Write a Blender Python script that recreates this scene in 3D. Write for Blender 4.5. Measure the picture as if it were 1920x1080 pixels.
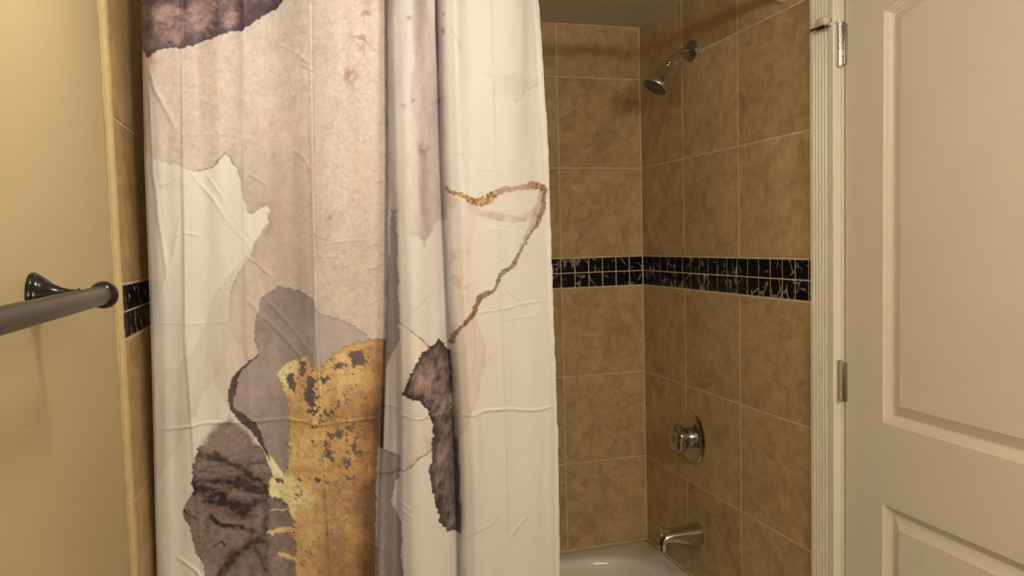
import bpy, bmesh, math, random
import numpy as np
from mathutils import Vector, Matrix

for o in list(bpy.data.objects):
    bpy.data.objects.remove(o)
scene = bpy.context.scene
C = scene.collection
random.seed(4)

# ------------------------------------------------------------------ camera
CAM = np.array([-1.1974, -2.4634, 1.4882])
RX = np.array([0.9600134, -0.27869883, -0.02648088])
UX = np.array([0.04202978, 0.04996352, 0.9978663])
FX = np.array([0.27678109, 0.959078, -0.0596793])
FPX = 1424.2
cam = bpy.data.cameras.new('camera')
cam.sensor_width = 36.0
cam.lens = FPX / 1920 * 36.0
cam.clip_start = 0.02
co = bpy.data.objects.new('camera', cam)
co.matrix_world = Matrix(((RX[0], UX[0], -FX[0], CAM[0]), (RX[1], UX[1], -FX[1], CAM[1]),
                          (RX[2], UX[2], -FX[2], CAM[2]), (0, 0, 0, 1)))
C.objects.link(co)
scene.camera = co

# ------------------------------------------------------------------ world, exposure, lamp settings
w = bpy.data.worlds.new('world')
w.use_nodes = True
w.node_tree.nodes['Background'].inputs[0].default_value = (1, 0.9, 0.75, 1)
w.node_tree.nodes['Background'].inputs[1].default_value = 0.02
scene.world = w
scene.view_settings.view_transform = 'Standard'
scene.view_settings.look = 'None'
scene.view_settings.gamma = 1
scene.view_settings.use_curve_mapping = False
scene.view_settings.exposure = 0.05
LAMP_COLOR = (1.0, 0.955, 0.905)
CEILING_LAMP_POS = (-1.12, -1.46, 2.065)
CEILING_LAMP_EMIT = 52.0
VANITY_EMIT = 108.0
VANITY_POS = [(-1.00, -3.06, 1.97), (-0.72, -3.06, 1.97), (-0.44, -3.06, 1.97)]


# ------------------------------------------------------------------ helpers
def tag(o, label=None, cat=None, group=None, kind=None):
    if label: o['label'] = label
    if cat: o['category'] = cat
    if group: o['group'] = group
    if kind: o['kind'] = kind
    return o


def obj(name, bm, mat, parent=None, smooth=None):
    me = bpy.data.meshes.new(name)
    bmesh.ops.recalc_face_normals(bm, faces=bm.faces)
    bm.to_mesh(me)
    bm.free()
    me.materials.append(mat)
    o = bpy.data.objects.new(name, me)
    C.objects.link(o)
    if parent is not None:
        o.parent = parent
    if smooth is not None:
        for p in me.polygons:
            p.use_smooth = True
        if smooth < 180:
            me.set_sharp_from_angle(angle=math.radians(smooth))
    return o


def empty(name, loc=(0, 0, 0)):
    o = bpy.data.objects.new(name, None)
    o.location = loc
    o.empty_display_size = 0.05
    C.objects.link(o)
    return o


def box(bm, x0, x1, y0, y1, z0, z1, bev=0.0, seg=2):
    r = bmesh.ops.create_cube(bm, size=1)
    vs = r['verts']
    for v in vs:
        v.co = Vector((x0 + (v.co.x + .5) * (x1 - x0), y0 + (v.co.y + .5) * (y1 - y0), z0 + (v.co.z + .5) * (z1 - z0)))
    if bev:
        es = list({e for v in vs for e in v.link_edges})
        bmesh.ops.bevel(bm, geom=es, offset=bev, segments=seg, affect='EDGES', profile=.5)
    return bm


def frame(axis):
    a = Vector(axis).normalized()
    t = Vector((0, 0, 1)) if abs(a.z) < .9 else Vector((0, 1, 0))
    s = a.cross(t).normalized()
    return a, s, a.cross(s).normalized()


def lathe(bm, origin, axis, prof, n=32, cap=True, rfun=None):
    """prof: list of (distance along axis, radius)."""
    a, s, t = frame(axis)
    O = Vector(origin)
    loops = []
    for (h, r) in prof:
        lp = []
        for i in range(n):
            th = 2 * math.pi * i / n
            k = r * (rfun(th, h) if rfun else 1)
            lp.append(bm.verts.new(O + a * h + s * (k * math.cos(th)) + t * (k * math.sin(th))))
        loops.append(lp)
    for A, B in zip(loops, loops[1:]):
        for i in range(n):
            j = (i + 1) % n
            bm.faces.new((A[i], A[j], B[j], B[i]))
    if cap:
        bm.faces.new(loops[0][::-1])
        bm.faces.new(loops[-1])
    return bm


def tube(bm, pts, rad, n=20):
    P = [Vector(p) for p in pts]
    loops = []
    prev = None
    for i, p in enumerate(P):
        d = (P[min(i + 1, len(P) - 1)] - P[max(i - 1, 0)]).normalized()
        if prev is None:
            a, s, t = frame(d)
        else:
            s = (prev - d * prev.dot(d)).normalized()
            t = d.cross(s)
        prev = s
        r = rad[i] if isinstance(rad, (list, tuple)) else rad
        loops.append([bm.verts.new(p + s * (r * math.cos(2 * math.pi * k / n)) + t * (r * math.sin(2 * math.pi * k / n))) for k in range(n)])
    for A, B in zip(loops, loops[1:]):
        for i in range(n):
            j = (i + 1) % n
            bm.faces.new((A[i], A[j], B[j], B[i]))
    bm.faces.new(loops[0][::-1])
    bm.faces.new(loops[-1])
    return bm


def ball(bm, c, r, seg=24, rings=16, sc=(1, 1, 1)):
    m = Matrix.Translation(c) @ Matrix.Diagonal((sc[0], sc[1], sc[2], 1))
    bmesh.ops.create_uvsphere(bm, u_segments=seg, v_segments=rings, radius=r, matrix=m)
    return bm


# ------------------------------------------------------------------ materials
def new_mat(name):
    m = bpy.data.materials.new(name)
    m.use_nodes = True
    nt = m.node_tree
    b = nt.nodes['Principled BSDF']
    return m, nt, b


def node(nt, typ, **kw):
    n = nt.nodes.new(typ)
    for k, v in kw.items():
        if k in n.inputs.keys() if hasattr(n, 'inputs') else False:
            n.inputs[k].default_value = v
        else:
            setattr(n, k, v)
    return n


def coords(nt, rand=0.0):
    tc = nt.nodes.new('ShaderNodeTexCoord')
    if not rand:
        return tc.outputs['Object']
    oi = nt.nodes.new('ShaderNodeObjectInfo')
    mu = node(nt, 'ShaderNodeMath', operation='MULTIPLY')
    mu.inputs[1].default_value = rand
    nt.links.new(oi.outputs['Random'], mu.inputs[0])
    ad = node(nt, 'ShaderNodeVectorMath', operation='ADD')
    nt.links.new(tc.outputs['Object'], ad.inputs[0])
    nt.links.new(mu.outputs[0], ad.inputs[1])
    return ad.outputs[0]


def noise(nt, vec, scale, detail=4, rough=.55, dist=0.0):
    n = nt.nodes.new('ShaderNodeTexNoise')
    n.inputs['Scale'].default_value = scale
    n.inputs['Detail'].default_value = detail
    n.inputs['Roughness'].default_value = rough
    n.inputs['Distortion'].default_value = dist
    nt.links.new(vec, n.inputs['Vector'])
    return n.outputs[0]


def ramp(nt, fac, stops, interp='LINEAR'):
    r = nt.nodes.new('ShaderNodeValToRGB')
    r.color_ramp.interpolation = interp
    els = r.color_ramp.elements
    while len(els) > 1:
        els.remove(els[-1])
    els[0].position = stops[0][0]
    els[0].color = (*stops[0][1], 1)
    for p, c in stops[1:]:
        e = els.new(p)
        e.color = (*c, 1)
    nt.links.new(fac, r.inputs[0])
    return r.outputs[0]


def bump(nt, b, h, strength, dist):
    n = nt.nodes.new('ShaderNodeBump')
    n.inputs['Strength'].default_value = strength
    n.inputs['Distance'].default_value = dist
    nt.links.new(h, n.inputs['Height'])
    nt.links.new(n.outputs[0], b.inputs['Normal'])


def mix(nt, fac, a, b, mode='MIX'):
    n = nt.nodes.new('ShaderNodeMix')
    n.data_type = 'RGBA'
    n.blend_type = mode
    for s, v in ((0, fac), (6, a), (7, b)):
        if isinstance(v, (int, float)):
            n.inputs[s].default_value = v
        elif isinstance(v, tuple):
            n.inputs[s].default_value = (*v, 1)
        else:
            nt.links.new(v, n.inputs[s])
    return n.outputs[2]


def plain(name, col, rough=.5, metal=0.0, var=0.0, vscale=8, bs=0.0, bscale=200, spec=.5, bdist=.001):
    m, nt, b = new_mat(name)
    b.inputs['Base Color'].default_value = (*col, 1)
    b.inputs['Roughness'].default_value = rough
    b.inputs['Metallic'].default_value = metal
    b.inputs['Specular IOR Level'].default_value = spec
    v = coords(nt)
    if var:
        f = noise(nt, v, vscale, 5)
        lo = tuple(max(0, c * (1 - var)) for c in col)
        hi = tuple(min(1, c * (1 + var)) for c in col)
        nt.links.new(ramp(nt, f, [(.3, lo), (.7, hi)]), b.inputs['Base Color'])
    if bs:
        bump(nt, b, noise(nt, v, bscale, 3), bs, bdist)
    return m


def tile_mat():
    m, nt, b = new_mat('tan_marbled_ceramic')
    v = coords(nt, 37.0)
    big = noise(nt, v, 6.0, 5, .6, .5)
    fine = noise(nt, v, 42.0, 8, .72, .35)
    wisp = noise(nt, v, 15.0, 8, .7, .9)
    c1 = ramp(nt, big, [(.3, (.41, .276, .130)), (.52, (.50, .352, .176)), (.72, (.57, .415, .228))])
    c2 = ramp(nt, fine, [(.30, (.36, .236, .104)), (.5, (.50, .352, .178)), (.70, (.66, .495, .285))])
    c = mix(nt, .5, c1, c2)
    c3 = ramp(nt, wisp, [(.34, (.80, .765, .71)), (.5, (1, 1, 1)), (.64, (1.15, 1.17, 1.2))])
    c = mix(nt, 1.0, c, c3, 'MULTIPLY')
    oi = nt.nodes.new('ShaderNodeObjectInfo')
    tone = ramp(nt, oi.outputs['Random'], [(0, (.92, .91, .89)), (.5, (1, 1, 1)), (1, (1.05, 1.06, 1.09))])
    c = mix(nt, 1.0, c, tone, 'MULTIPLY')
    nt.links.new(c, b.inputs['Base Color'])
    b.inputs['Roughness'].default_value = .45
    b.inputs['Specular IOR Level'].default_value = .3
    bump(nt, b, fine, .10, .002)
    return m


def mosaic_mat():
    m, nt, b = new_mat('black_marble_white_veins')
    v = coords(nt, 61.0)
    wn = nt.nodes.new('ShaderNodeTexNoise')
    wn.inputs['Scale'].default_value = 26
    wn.inputs['Detail'].default_value = 5
    nt.links.new(v, wn.inputs['Vector'])
    ad = node(nt, 'ShaderNodeVectorMath', operation='MULTIPLY_ADD')
    nt.links.new(wn.outputs['Color'], ad.inputs[0])
    ad.inputs[1].default_value = (.045, .045, .045)
    nt.links.new(v, ad.inputs[2])
    vo = nt.nodes.new('ShaderNodeTexVoronoi')
    vo.feature = 'DISTANCE_TO_EDGE'
    vo.inputs['Scale'].default_value = 24
    nt.links.new(ad.outputs[0], vo.inputs['Vector'])
    vein = ramp(nt, vo.outputs['Distance'], [(0, (1, 1, 1)), (.025, (.55, .55, .55)), (.09, (0, 0, 0))])
    patch = ramp(nt, noise(nt, v, 30, 3), [(.47, (0, 0, 0)), (.62, (1, 1, 1))])
    k = mix(nt, 1.0, vein, patch, 'MULTIPLY')
    c = mix(nt, k, (.0055, .0048, .006), (.50, .43, .36))
    nt.links.new(c, b.inputs['Base Color'])
    b.inputs['Roughness'].default_value = .22
    b.inputs['Specular IOR Level'].default_value = .3
    return m


M = {}
M['tile'] = tile_mat()
M['mosaic'] = mosaic_mat()
M['grout'] = plain('tan_grout', (.66, .53, .36), .9, var=.14, vscale=30, bs=.3, bscale=400)
M['paint_yellow'] = plain('yellow_tan_wall_paint', (.535, .435, .240), .55, var=.025, vscale=3, bs=.22, bscale=260, spec=.35, bdist=.0012)
M['caulk'] = plain('yellow_paint_edge', (.60, .475, .235), .6, var=.10, vscale=60, bs=.6, bscale=120)
M['caulk_white'] = plain('off_white_caulk', (.62, .52, .36), .6, var=.25, vscale=40)
M['ceiling'] = plain('off_white_ceiling_paint', (.74, .68, .56), .9, var=.03, vscale=4, bs=.1, bscale=150)
M['door'] = plain('cream_semi_gloss_door_paint', (.72, .65, .54), .36, var=.02, vscale=5, bs=.05, bscale=300)
M['trim'] = plain('cream_trim_paint', (.79, .73, .62), .33, var=.02, vscale=20)
M['chrome'] = plain('polished_chrome', (.60, .57, .53), .10, 1.0)
M['chrome_dark'] = plain('worn_chrome', (.34, .32, .29), .2, 1.0)
M['steel'] = plain('bright_hinge_steel', (.80, .78, .75), .13, 1.0, bs=.2, bscale=90)
M['steel_dull'] = plain('dull_hinge_leaf', (.40, .37, .34), .35, .9)  # duller, darker steel for the hinge leaves
M['black'] = plain('dark_bronze_gloss', (.012, .010, .009), .14, .3)
M['bar'] = plain('brushed_bronze_bar', (.045, .036, .031), .33, .5)
M['nozzle'] = plain('grey_nozzle_plate', (.12, .11, .095), .45, .2)
M['rubber'] = plain('cream_rubber', (.66, .58, .46), .5)
M['screw_dark'] = plain('dark_threaded_steel', (.10, .085, .075), .35, .9)
M['tub'] = plain('glossy_white_enamel', (.86, .83, .77), .12, var=.02, vscale=4)
M['floor'] = plain('cool_grey_floor_tile', (.27, .28, .31), .45, var=.12, vscale=6)


def emit_mat(name, strength):
    m, nt, b = new_mat(name)
    b.inputs['Base Color'].default_value = (.8, .75, .65, 1)
    b.inputs['Emission Color'].default_value = (*LAMP_COLOR, 1)
    b.inputs['Emission Strength'].default_value = strength
    return m


# ------------------------------------------------------------------ room shell
U = .308
X0 = -1.502                      # left wall tile face
Z_CEIL, Z_RIM, Z_BT = 2.225, .40, 1.43
BAND = .105
YF = -3.20                       # wall behind the photographer
T = .008                         # tile thickness
GR = .0013                       # grout recess below tile face

bm = box(bmesh.new(), X0 - .15, .15, YF - .1, .15, -.1, 0)
tag(obj('floor', bm, M['floor']), 'grey bathroom floor under the tub and door', 'floor', kind='structure')
bm = box(bmesh.new(), X0 - .15, .15, YF - .1, .15, Z_CEIL, Z_CEIL + .1)
tag(obj('ceiling', bm, M['ceiling']), 'plain off-white ceiling over the tub alcove', 'ceiling', kind='structure')
bm = box(bmesh.new(), X0 - .15, .15, GR, .15, 0, Z_CEIL)
wall_back = tag(obj('wall_back', bm, M['grout']), 'tan tiled back wall of the tub alcove', 'wall', kind='structure')
bm = box(bmesh.new(), GR, .15, -.93, GR, 0, Z_CEIL)
wall_right = tag(obj('wall_right', bm, M['grout']), 'tan tiled wall carrying the shower head', 'wall', kind='structure')
bm = box(bmesh.new(), .002, .15, -1.014, -.93, 0, Z_CEIL)
box(bm, .002, .15, -1.764, -1.014, 2.052, Z_CEIL)
box(bm, .002, .15, YF, -1.764, 0, Z_CEIL)
obj('painted_area', bm, M['paint_yellow'], wall_right)
bm = box(bmesh.new(), X0 - .15, X0 - GR, -.905, GR, 0, Z_CEIL)
wall_left = tag(obj('wall_left', bm, M['grout']), 'yellow-tan painted wall ending in a tiled strip', 'wall', kind='structure')
bm = box(bmesh.new(), X0 - .15, X0 - .009, YF, -.905, 0, Z_CEIL)
obj('painted_area', bm, M['paint_yellow'], wall_left)
bm = box(bmesh.new(), X0 - .15, .15, YF - .1, YF, 0, Z_CEIL)
tag(obj('wall_front', bm, M['paint_yellow']), 'yellow-tan painted wall opposite the tub', 'wall', kind='structure')

# --- tiles, one object each, mesh data shared between equal sizes
tile_cache = {}


def tile_mesh(wd, ht, mat, cham):
    key = (round(wd, 4), round(ht, 4), mat)
    if key not in tile_cache:
        bm = bmesh.new()
        loops = []
        for (ins, d) in ((0, -T), (0, -cham), (cham * 1.2, 0)):
            loops.append([bm.verts.new((x, d, z)) for x, z in
                          ((-wd / 2 + ins, -ht / 2 + ins), (wd / 2 - ins, -ht / 2 + ins), (wd / 2 - ins, ht / 2 - ins), (-wd / 2 + ins, ht / 2 - ins))])
        for A, B in zip(loops, loops[1:]):
            for i in range(4):
                j = (i + 1) % 4
                bm.faces.new((A[i], A[j], B[j], B[i]))
        bm.faces.new(loops[-1])
        bm.faces.new(loops[0][::-1])
        # local +y is the tile's outward normal
        bmesh.ops.recalc_face_normals(bm, faces=bm.faces)
        me = bpy.data.meshes.new('tile')
        bm.to_mesh(me)
        bm.free()
        me.materials.append(M[mat])
        tile_cache[key] = me
    return tile_cache[key]


def place_tile(parent, name, side, a0, a1, z0, z1, gap, mat, cham):
    """a0..a1 runs along the wall (x on the back wall, y on the side walls)."""
    me = tile_mesh(a1 - a0 - gap, z1 - z0 - gap, mat, cham)
    o = bpy.data.objects.new(name, me)
    C.objects.link(o)
    o.parent = parent
    c = (a0 + a1) / 2
    jit = random.uniform(-.0004, .0003)
    if side == 'back':
        o.location = (c, -jit, (z0 + z1) / 2)
        rz = math.pi
    elif side == 'right':
        o.location = (-jit, c, (z0 + z1) / 2)
        rz = math.pi / 2
    else:
        o.location = (X0 + jit, c, (z0 + z1) / 2)
        rz = -math.pi / 2
    o.rotation_euler = (random.uniform(-.0012, .0012), 0, rz + random.uniform(-.001, .001))
    return o


rows = [(Z_BT + 2 * U, Z_CEIL), (Z_BT + U, Z_BT + 2 * U), (Z_BT, Z_BT + U),
        (Z_BT - BAND - U, Z_BT - BAND), (Z_BT - BAND - 2 * U, Z_BT - BAND - U), (Z_RIM - .004, Z_BT - BAND - 2 * U)]
mrows = [(Z_BT - BAND / 2, Z_BT - .0015), (Z_BT - BAND + .0015, Z_BT - BAND / 2)]


def edges(start, first, step, end):
    e = [start, start - first]
    while e[-1] - step > end + .02:
        e.append(e[-1] - step)
    e.append(end)
    return e


for parent, side, ecol, emos in (
        (wall_back, 'back', edges(-.001, .3065, U, X0 + .001), edges(-.001, .0513, U / 6, X0 + .001)),
        (wall_right, 'right', edges(-.001, .297, U, -.928), edges(-.001, .0268, U / 6, -.928)),
        (wall_left, 'left', edges(-.001, .297, U, -.905), edges(-.001, .0268, U / 6, -.905))):
    for a1, a0 in zip(ecol, ecol[1:]):
        for z0, z1 in rows:
            place_tile(parent, 'wall_tile', side, a0, a1, z0, z1, .0047, 'tile', .0010)
    for a1, a0 in zip(emos, emos[1:]):
        for z0, z1 in mrows:
            place_tile(parent, 'mosaic_tile', side, a0, a1, z0, z1, .0034, 'mosaic', .0007)

# --- caulked paint edge where the left wall tiling stops
bm = bmesh.new()
n = 140
prof = [(-.0088, -.934), (-.006, -.929), (-.0062, -.925), (-.0078, -.922), (-.0035, -.917), (-.0005, -.912), (-.0005, -.9055), (-.010, -.9055)]
rows_v = []
for i in range(n + 1):
    z = Z_CEIL * i / n
    rows_v.append([bm.verts.new((X0 + px_ + random.uniform(-.0004, .0006), py_ + random.uniform(-.0012, .0012), z)) for px_, py_ in prof])
for A, B in zip(rows_v, rows_v[1:]):
    for i in range(len(prof) - 1):
        bm.faces.new((A[i], A[i + 1], B[i + 1], B[i]))
tag(obj('trim_1', bm, M['caulk'], smooth=50), 'rough yellow caulk edge where the paint meets the tile', 'trim', kind='structure')

# --- fluted door casing, inner jamb
bm = bmesh.new()
pc = [(0.0015, -.930), (-.0165, -.930), (-.018, -.932), (-.018, -.941)]
for k in range(5):
    yc = -.9475 - k * .0105
    for j in range(7):
        a = math.pi * j / 6
        pc.append((-.018 + .0042 * math.sin(a), yc + .0042 * math.cos(a)))
pc += [(-.018, -1.0102), (-.0165, -1.012), (0.0015, -1.013)]
lo = [bm.verts.new((x, y, 0)) for x, y in pc]
hi = [bm.verts.new((x, y, 2.07)) for x, y in pc]
for i in range(len(pc) - 1):
    bm.faces.new((lo[i], lo[i + 1], hi[i + 1], hi[i]))
casing = tag(obj('trim_2', bm, M['trim'], smooth=35), 'cream fluted casing standing between the tiles and the door', 'trim', kind='structure')
bm = box(bmesh.new(), .0005, .12, -1.0205, -1.0135, 0, 2.05, .0012)
obj('jamb', bm, M['trim'], casing)
bm = box(bmesh.new(), .0005, .12, -1.764, -1.7365, 0, 2.05, .0012)
obj('jamb', bm, M['trim'], casing)
bm = box(bmesh.new(), .0005, .12, -1.764, -1.0135, 2.036, 2.052, .0012)
obj('head_jamb', bm, M['trim'], casing)

# ------------------------------------------------------------------ panel door in the right wall
DY0, DY1, DZ0, DZ1 = -1.0255, -1.7345, .008, 2.032
DF = .001                                        # x of the door's face
PY0, PY1 = -1.141, -1.618                        # panel sides
SAG = .046
door = empty('door_1', (0.0, -1.38, 0.0))
tag(door, 'cream painted panel door with an arched upper panel', 'door', kind='structure')


def dpart(name, bm, mat, smooth=None, parent=None):
    """parts are modelled in world coordinates, then hung on the door"""
    p = parent or door
    o = obj(name, bm, mat, p, smooth)
    root = Vector((0, -1.38, 0))
    for v in o.data.vertices:
        v.co -= root
    return o


def panel_loop(z0, z1, sag, ins, na=24):
    y0, y1 = PY0 - ins, PY1 + ins
    pts = [(y0, z0 + ins), ]
    c = abs(PY1 - PY0)
    if sag:
        for i in range(na + 1):
            t = i / na
            y = y0 + (y1 - y0) * t
            tt = (y - PY0) / (PY1 - PY0)
            pts.append((y, z1 - ins + sag * (1 - (2 * tt - 1) ** 2)))
    else:
        pts += [(y0, z1 - ins), (y1, z1 - ins)]
    pts.append((y1, z0 + ins))
    return pts


PROF = [(0, 0), (.0012, .0030), (.0068, .0056), (.0074, .0072), (.0140, .0112), (.0150, .0135), (.0190, .0140), (.040, .0050), (.043, .0030)]
for (z0, z1, sag, nm) in ((1.083, 1.947, SAG, 'upper_panel'), (.24, .906, 0, 'lower_panel')):
    bm = bmesh.new()
    loops = [[bm.verts.new((DF + d, y, z)) for y, z in panel_loop(z0, z1, sag, ins)] for ins, d in PROF]
    for A, B in zip(loops, loops[1:]):
        for i in range(len(A)):
            j = (i + 1) % len(A)
            bm.faces.new((A[i], A[j], B[j], B[i]))
    bm.faces.new(loops[-1])
    dpart(nm, bm, M['door'], 28)

bm = bmesh.new()


def quad(pts):
    bm.faces.new([bm.verts.new((DF, y, z)) for y, z in pts])


e = .003
quad([(DY0 - e, DZ0), (PY0, DZ0), (PY0, DZ1), (DY0 - e, DZ1)])
quad([(PY1, DZ0), (DY1 + e, DZ0), (DY1 + e, DZ1), (PY1, DZ1)])
quad([(PY0, DZ0), (PY1, DZ0), (PY1, .24), (PY0, .24)])
quad([(PY0, .906), (PY1, .906), (PY1, 1.083), (PY0, 1.083)])
top = panel_loop(1.083, 1.947, SAG, 0)[1:-1]
for (ya, za), (yb, zb) in zip(top, top[1:]):
    quad([(ya, za), (yb, zb), (yb, DZ1), (ya, DZ1)])
bmesh.ops.remove_doubles(bm, verts=bm.verts, dist=1e-5)
# eased edges and thickness
for ya, yb in ((DY0 - e, DY0), (DY1 + e, DY1)):
    pts = [(DF, ya), (DF + .0008, ya + (yb - ya) * .7), (DF + .003, yb), (DF + .035, yb)]
    for (xa, y_a), (xb, y_b) in zip(pts, pts[1:]):
        bm.faces.new([bm.verts.new(p) for p in ((xa, y_a, DZ0), (xb, y_b, DZ0), (xb, y_b, DZ1), (xa, y_a, DZ1))])
bm.faces.new([bm.verts.new(p) for p in ((DF + .035, DY0, DZ0), (DF + .035, DY1, DZ0), (DF + .035, DY1, DZ1), (DF + .035, DY0, DZ1))])
bm.faces.new([bm.verts.new(p) for p in ((DF, DY0, DZ1), (DF + .035, DY0, DZ1), (DF + .035, DY1, DZ1), (DF, DY1, DZ1))])
bmesh.ops.remove_doubles(bm, verts=bm.verts, dist=1e-5)
dpart('stiles_and_rails', bm, M['door'])

# hinges with knuckles
HX, HY = -.0065, -1.0195
for hz0, hz1 in ((1.862, 1.952), (1.107, 1.198), (.20, .29)):
    bm = box(bmesh.new(), -.0025, .0008, -1.0345, -1.0225, hz0 + .001, hz1 - .001, .0006)
    hinge = dpart('hinge', bm, M['steel_dull'], 40)
    hinge['label'] = 'steel butt hinge'
    bm = box(bmesh.new(), -.0022, .0008, -1.0165, -1.0125, hz0 + .001, hz1 - .001, .0005)
    dpart('leaf', bm, M['steel_dull'], 40, hinge)
    hh = (hz1 - hz0) / 5
    for k in range(5):
        a, b_ = hz0 + k * hh + .0006, hz0 + (k + 1) * hh - .0006
        bm = lathe(bmesh.new(), (HX, HY, a), (0, 0, 1), [(0, .0056), (.0006, .0062), (b_ - a - .0006, .0062), (b_ - a, .0056)], 18)
        dpart('knuckle', bm, M['steel'], 40, hinge)
    bm = lathe(bmesh.new(), (HX, HY, hz0 - .003), (0, 0, 1), [(0, .003), (.001, .0045), (.003, .005), (hz1 - hz0 + .003, .005), (hz1 - hz0 + .0055, .0055), (hz1 - hz0 + .0075, .003)], 18)
    dpart('pin', bm, M['steel'], 40, hinge)

# hinge-pin door stop on the top hinge
bm = lathe(bmesh.new(), (HX, HY, 1.9535), (0, 0, 1), [(0, .0085), (.0008, .0095), (.0045, .0095), (.0055, .008)], 24)
stop = tag(obj('hinge_pin_door_stop', bm, M['steel'], None, 40), 'small metal door stop with cream rubber bumper on the top hinge', 'door stop')
bm = tube(bmesh.new(), [(HX - .004, HY + .006, 1.957), (-.018, -1.005, 1.9565), (-.027, -.992, 1.9565)], .0028, 12)
obj('arm', bm, M['steel'], stop, 40)
bm = lathe(bmesh.new(), (-.030, -1.009, 1.9640), (0, 1, 0), [(0, .006), (.002, .009), (.006, .0103), (.030, .0103), (.034, .0085), (.036, .005)], 24)
obj('bumper', bm, M['rubber'], stop, 40)
bm = lathe(bmesh.new(), (-.030, -1.004, 1.9535), (0, 1, 0), [(0, .003), (.002, .0052), (.026, .0052), (.028, .003)], 16)
obj('dark_cylinder', bm, M['screw_dark'], stop, 40)  # dark cylinder just below the bumper
prof = []
for k in range(14):
    prof += [(k * .0024, .0030), (k * .0024 + .0012, .0024)]
bm = lathe(bmesh.new(), (-.030, -.983, 1.9555), (0, 1, 0), prof, 12)
obj('threaded_rod', bm, M['screw_dark'], stop, 40)

# ------------------------------------------------------------------ bath tub
NT = 120
tx0, tx1, ty0, ty1 = X0 + .0015, -.0015, -.735, -.0015
bx0, bx1, by0, by1 = tx0 + .085, tx1 - .105, ty0 + .075, ty1 - .070


def sup(cx, cy, hx, hy, p, z):
    out = []
    for i in range(NT):
        th = 2 * math.pi * i / NT
        c, s = math.cos(th), math.sin(th)
        out.append((cx + hx * math.copysign(abs(c) ** (2 / p), c), cy + hy * math.copysign(abs(s) ** (2 / p), s), z))
    return out


cx, cy = (bx0 + bx1) / 2, (by0 + by1) / 2
hx, hy = (bx1 - bx0) / 2, (by1 - by0) / 2
ocx, ocy, ohx, ohy = (tx0 + tx1) / 2, (ty0 + ty1) / 2, (tx1 - tx0) / 2, (ty1 - ty0) / 2
L = [sup(ocx, ocy, ohx, ohy, 60, .0), sup(ocx, ocy, ohx, ohy, 60, Z_RIM - .012), sup(ocx, ocy, ohx - .0015, ohy - .0015, 60, Z_RIM - .004),
     sup(ocx, ocy, ohx - .007, ohy - .007, 60, Z_RIM)]
for ins, dz in ((-.022, .0), (-.012, -.0005), (-.004, -.003), (.003, -.009), (.009, -.020), (.018, -.05), (.035, -.14), (.055, -.24), (.075, -.30), (.11, -.325), (.18, -.335)):
    L.append(sup(cx, cy, hx - ins, hy - ins * .8, 5.5 if ins < .05 else 4.2, Z_RIM + dz))
bm = bmesh.new()
VL = [[bm.verts.new(p) for p in l] for l in L]
for A, B in zip(VL, VL[1:]):
    for i in range(NT):
        j = (i + 1) % NT
        bm.faces.new((A[i], A[j], B[j], B[i]))
bm.faces.new(VL[-1])
tub = tag(obj('bathtub', bm, M['tub'], None, 60), 'glossy white enamel bathtub set in the tiled alcove', 'bathtub')
bm = lathe(bmesh.new(), (bx1 - .035, cy, .27), (-1, 0, .2), [(0, .03), (.004, .036), (.007, .034), (.009, .01)], 28)
obj('overflow_plate', bm, M['chrome'], tub, 40)
bm = lathe(bmesh.new(), (bx1 - .25, cy, .064), (0, 0, 1), [(0, .03), (.003, .03), (.004, .018), (.002, .015)], 28)
obj('drain', bm, M['chrome'], tub, 40)
# sealant bead between tub and tiles
bm = bmesh.new()
rr = random.Random(9)
for (p0, p1, nx, ny) in (((tx0, -.0005), (tx1, -.0005), 0, -1), ((-.0005, -.0005), (-.0005, -.735), -1, 0)):
    prev = None
    for i in range(90):
        t = i / 89
        x, y = p0[0] + (p1[0] - p0[0]) * t, p0[1] + (p1[1] - p0[1]) * t
        k = .004 + rr.uniform(-.0008, .0012)
        q = [bm.verts.new((x, y, Z_RIM + k)), bm.verts.new((x + nx * k * .55, y + ny * k * .55, Z_RIM + k * .5)), bm.verts.new((x + nx * k, y + ny * k, Z_RIM - .0005))]
        if prev:
            for a in range(2):
                bm.faces.new((prev[a], prev[a + 1], q[a + 1], q[a]))
        prev = q
obj('sealant_bead', bm, M['caulk_white'], tub, 60)

# ------------------------------------------------------------------ shower head, valve, spout
sy = -.359
bm = lathe(bmesh.new(), (-.0005, sy, 2.057), (-1, 0, 0), [(0, .032), (.002, .0325), (.005, .030), (.009, .022), (.011, .013), (.012, .0115)], 40)
sh = tag(empty('shower_fixture', (0, sy, 2.057)), 'chrome bell-shaped shower head on a bent arm high on the tiles', 'shower head')
obj('wall_flange', bm, M['chrome_dark'], sh, 40)
pts = [(-.006, sy, 2.057), (-.020, sy, 2.057)]
for k in range(9):
    a = math.radians(45) * k / 8
    pts.append((-.020 - .038 * math.sin(a), sy, 2.057 - .038 * (1 - math.cos(a))))
pts.append((-.074, sy, 2.0185))
obj('arm', tube(bmesh.new(), pts, .0098, 24), M['chrome'], sh, 40)
ax = Vector((-.041, 0, -.063)).normalized()
p0 = Vector((-.072, sy, 2.0205))
bm = lathe(bmesh.new(), p0, (-.6, 0, -.7), [(0, .0095), (.001, .0125), (.006, .0125), (.0075, .0098), (.011, .0098)], 12)
obj('collar', bm, M['chrome'], sh, 30)
bm = ball(bmesh.new(), (-.0825, sy, 2.0095), .0115)
obj('swivel', bm, M['chrome'], sh, 60)
h0 = Vector((-.085, sy, 2.006))
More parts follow.
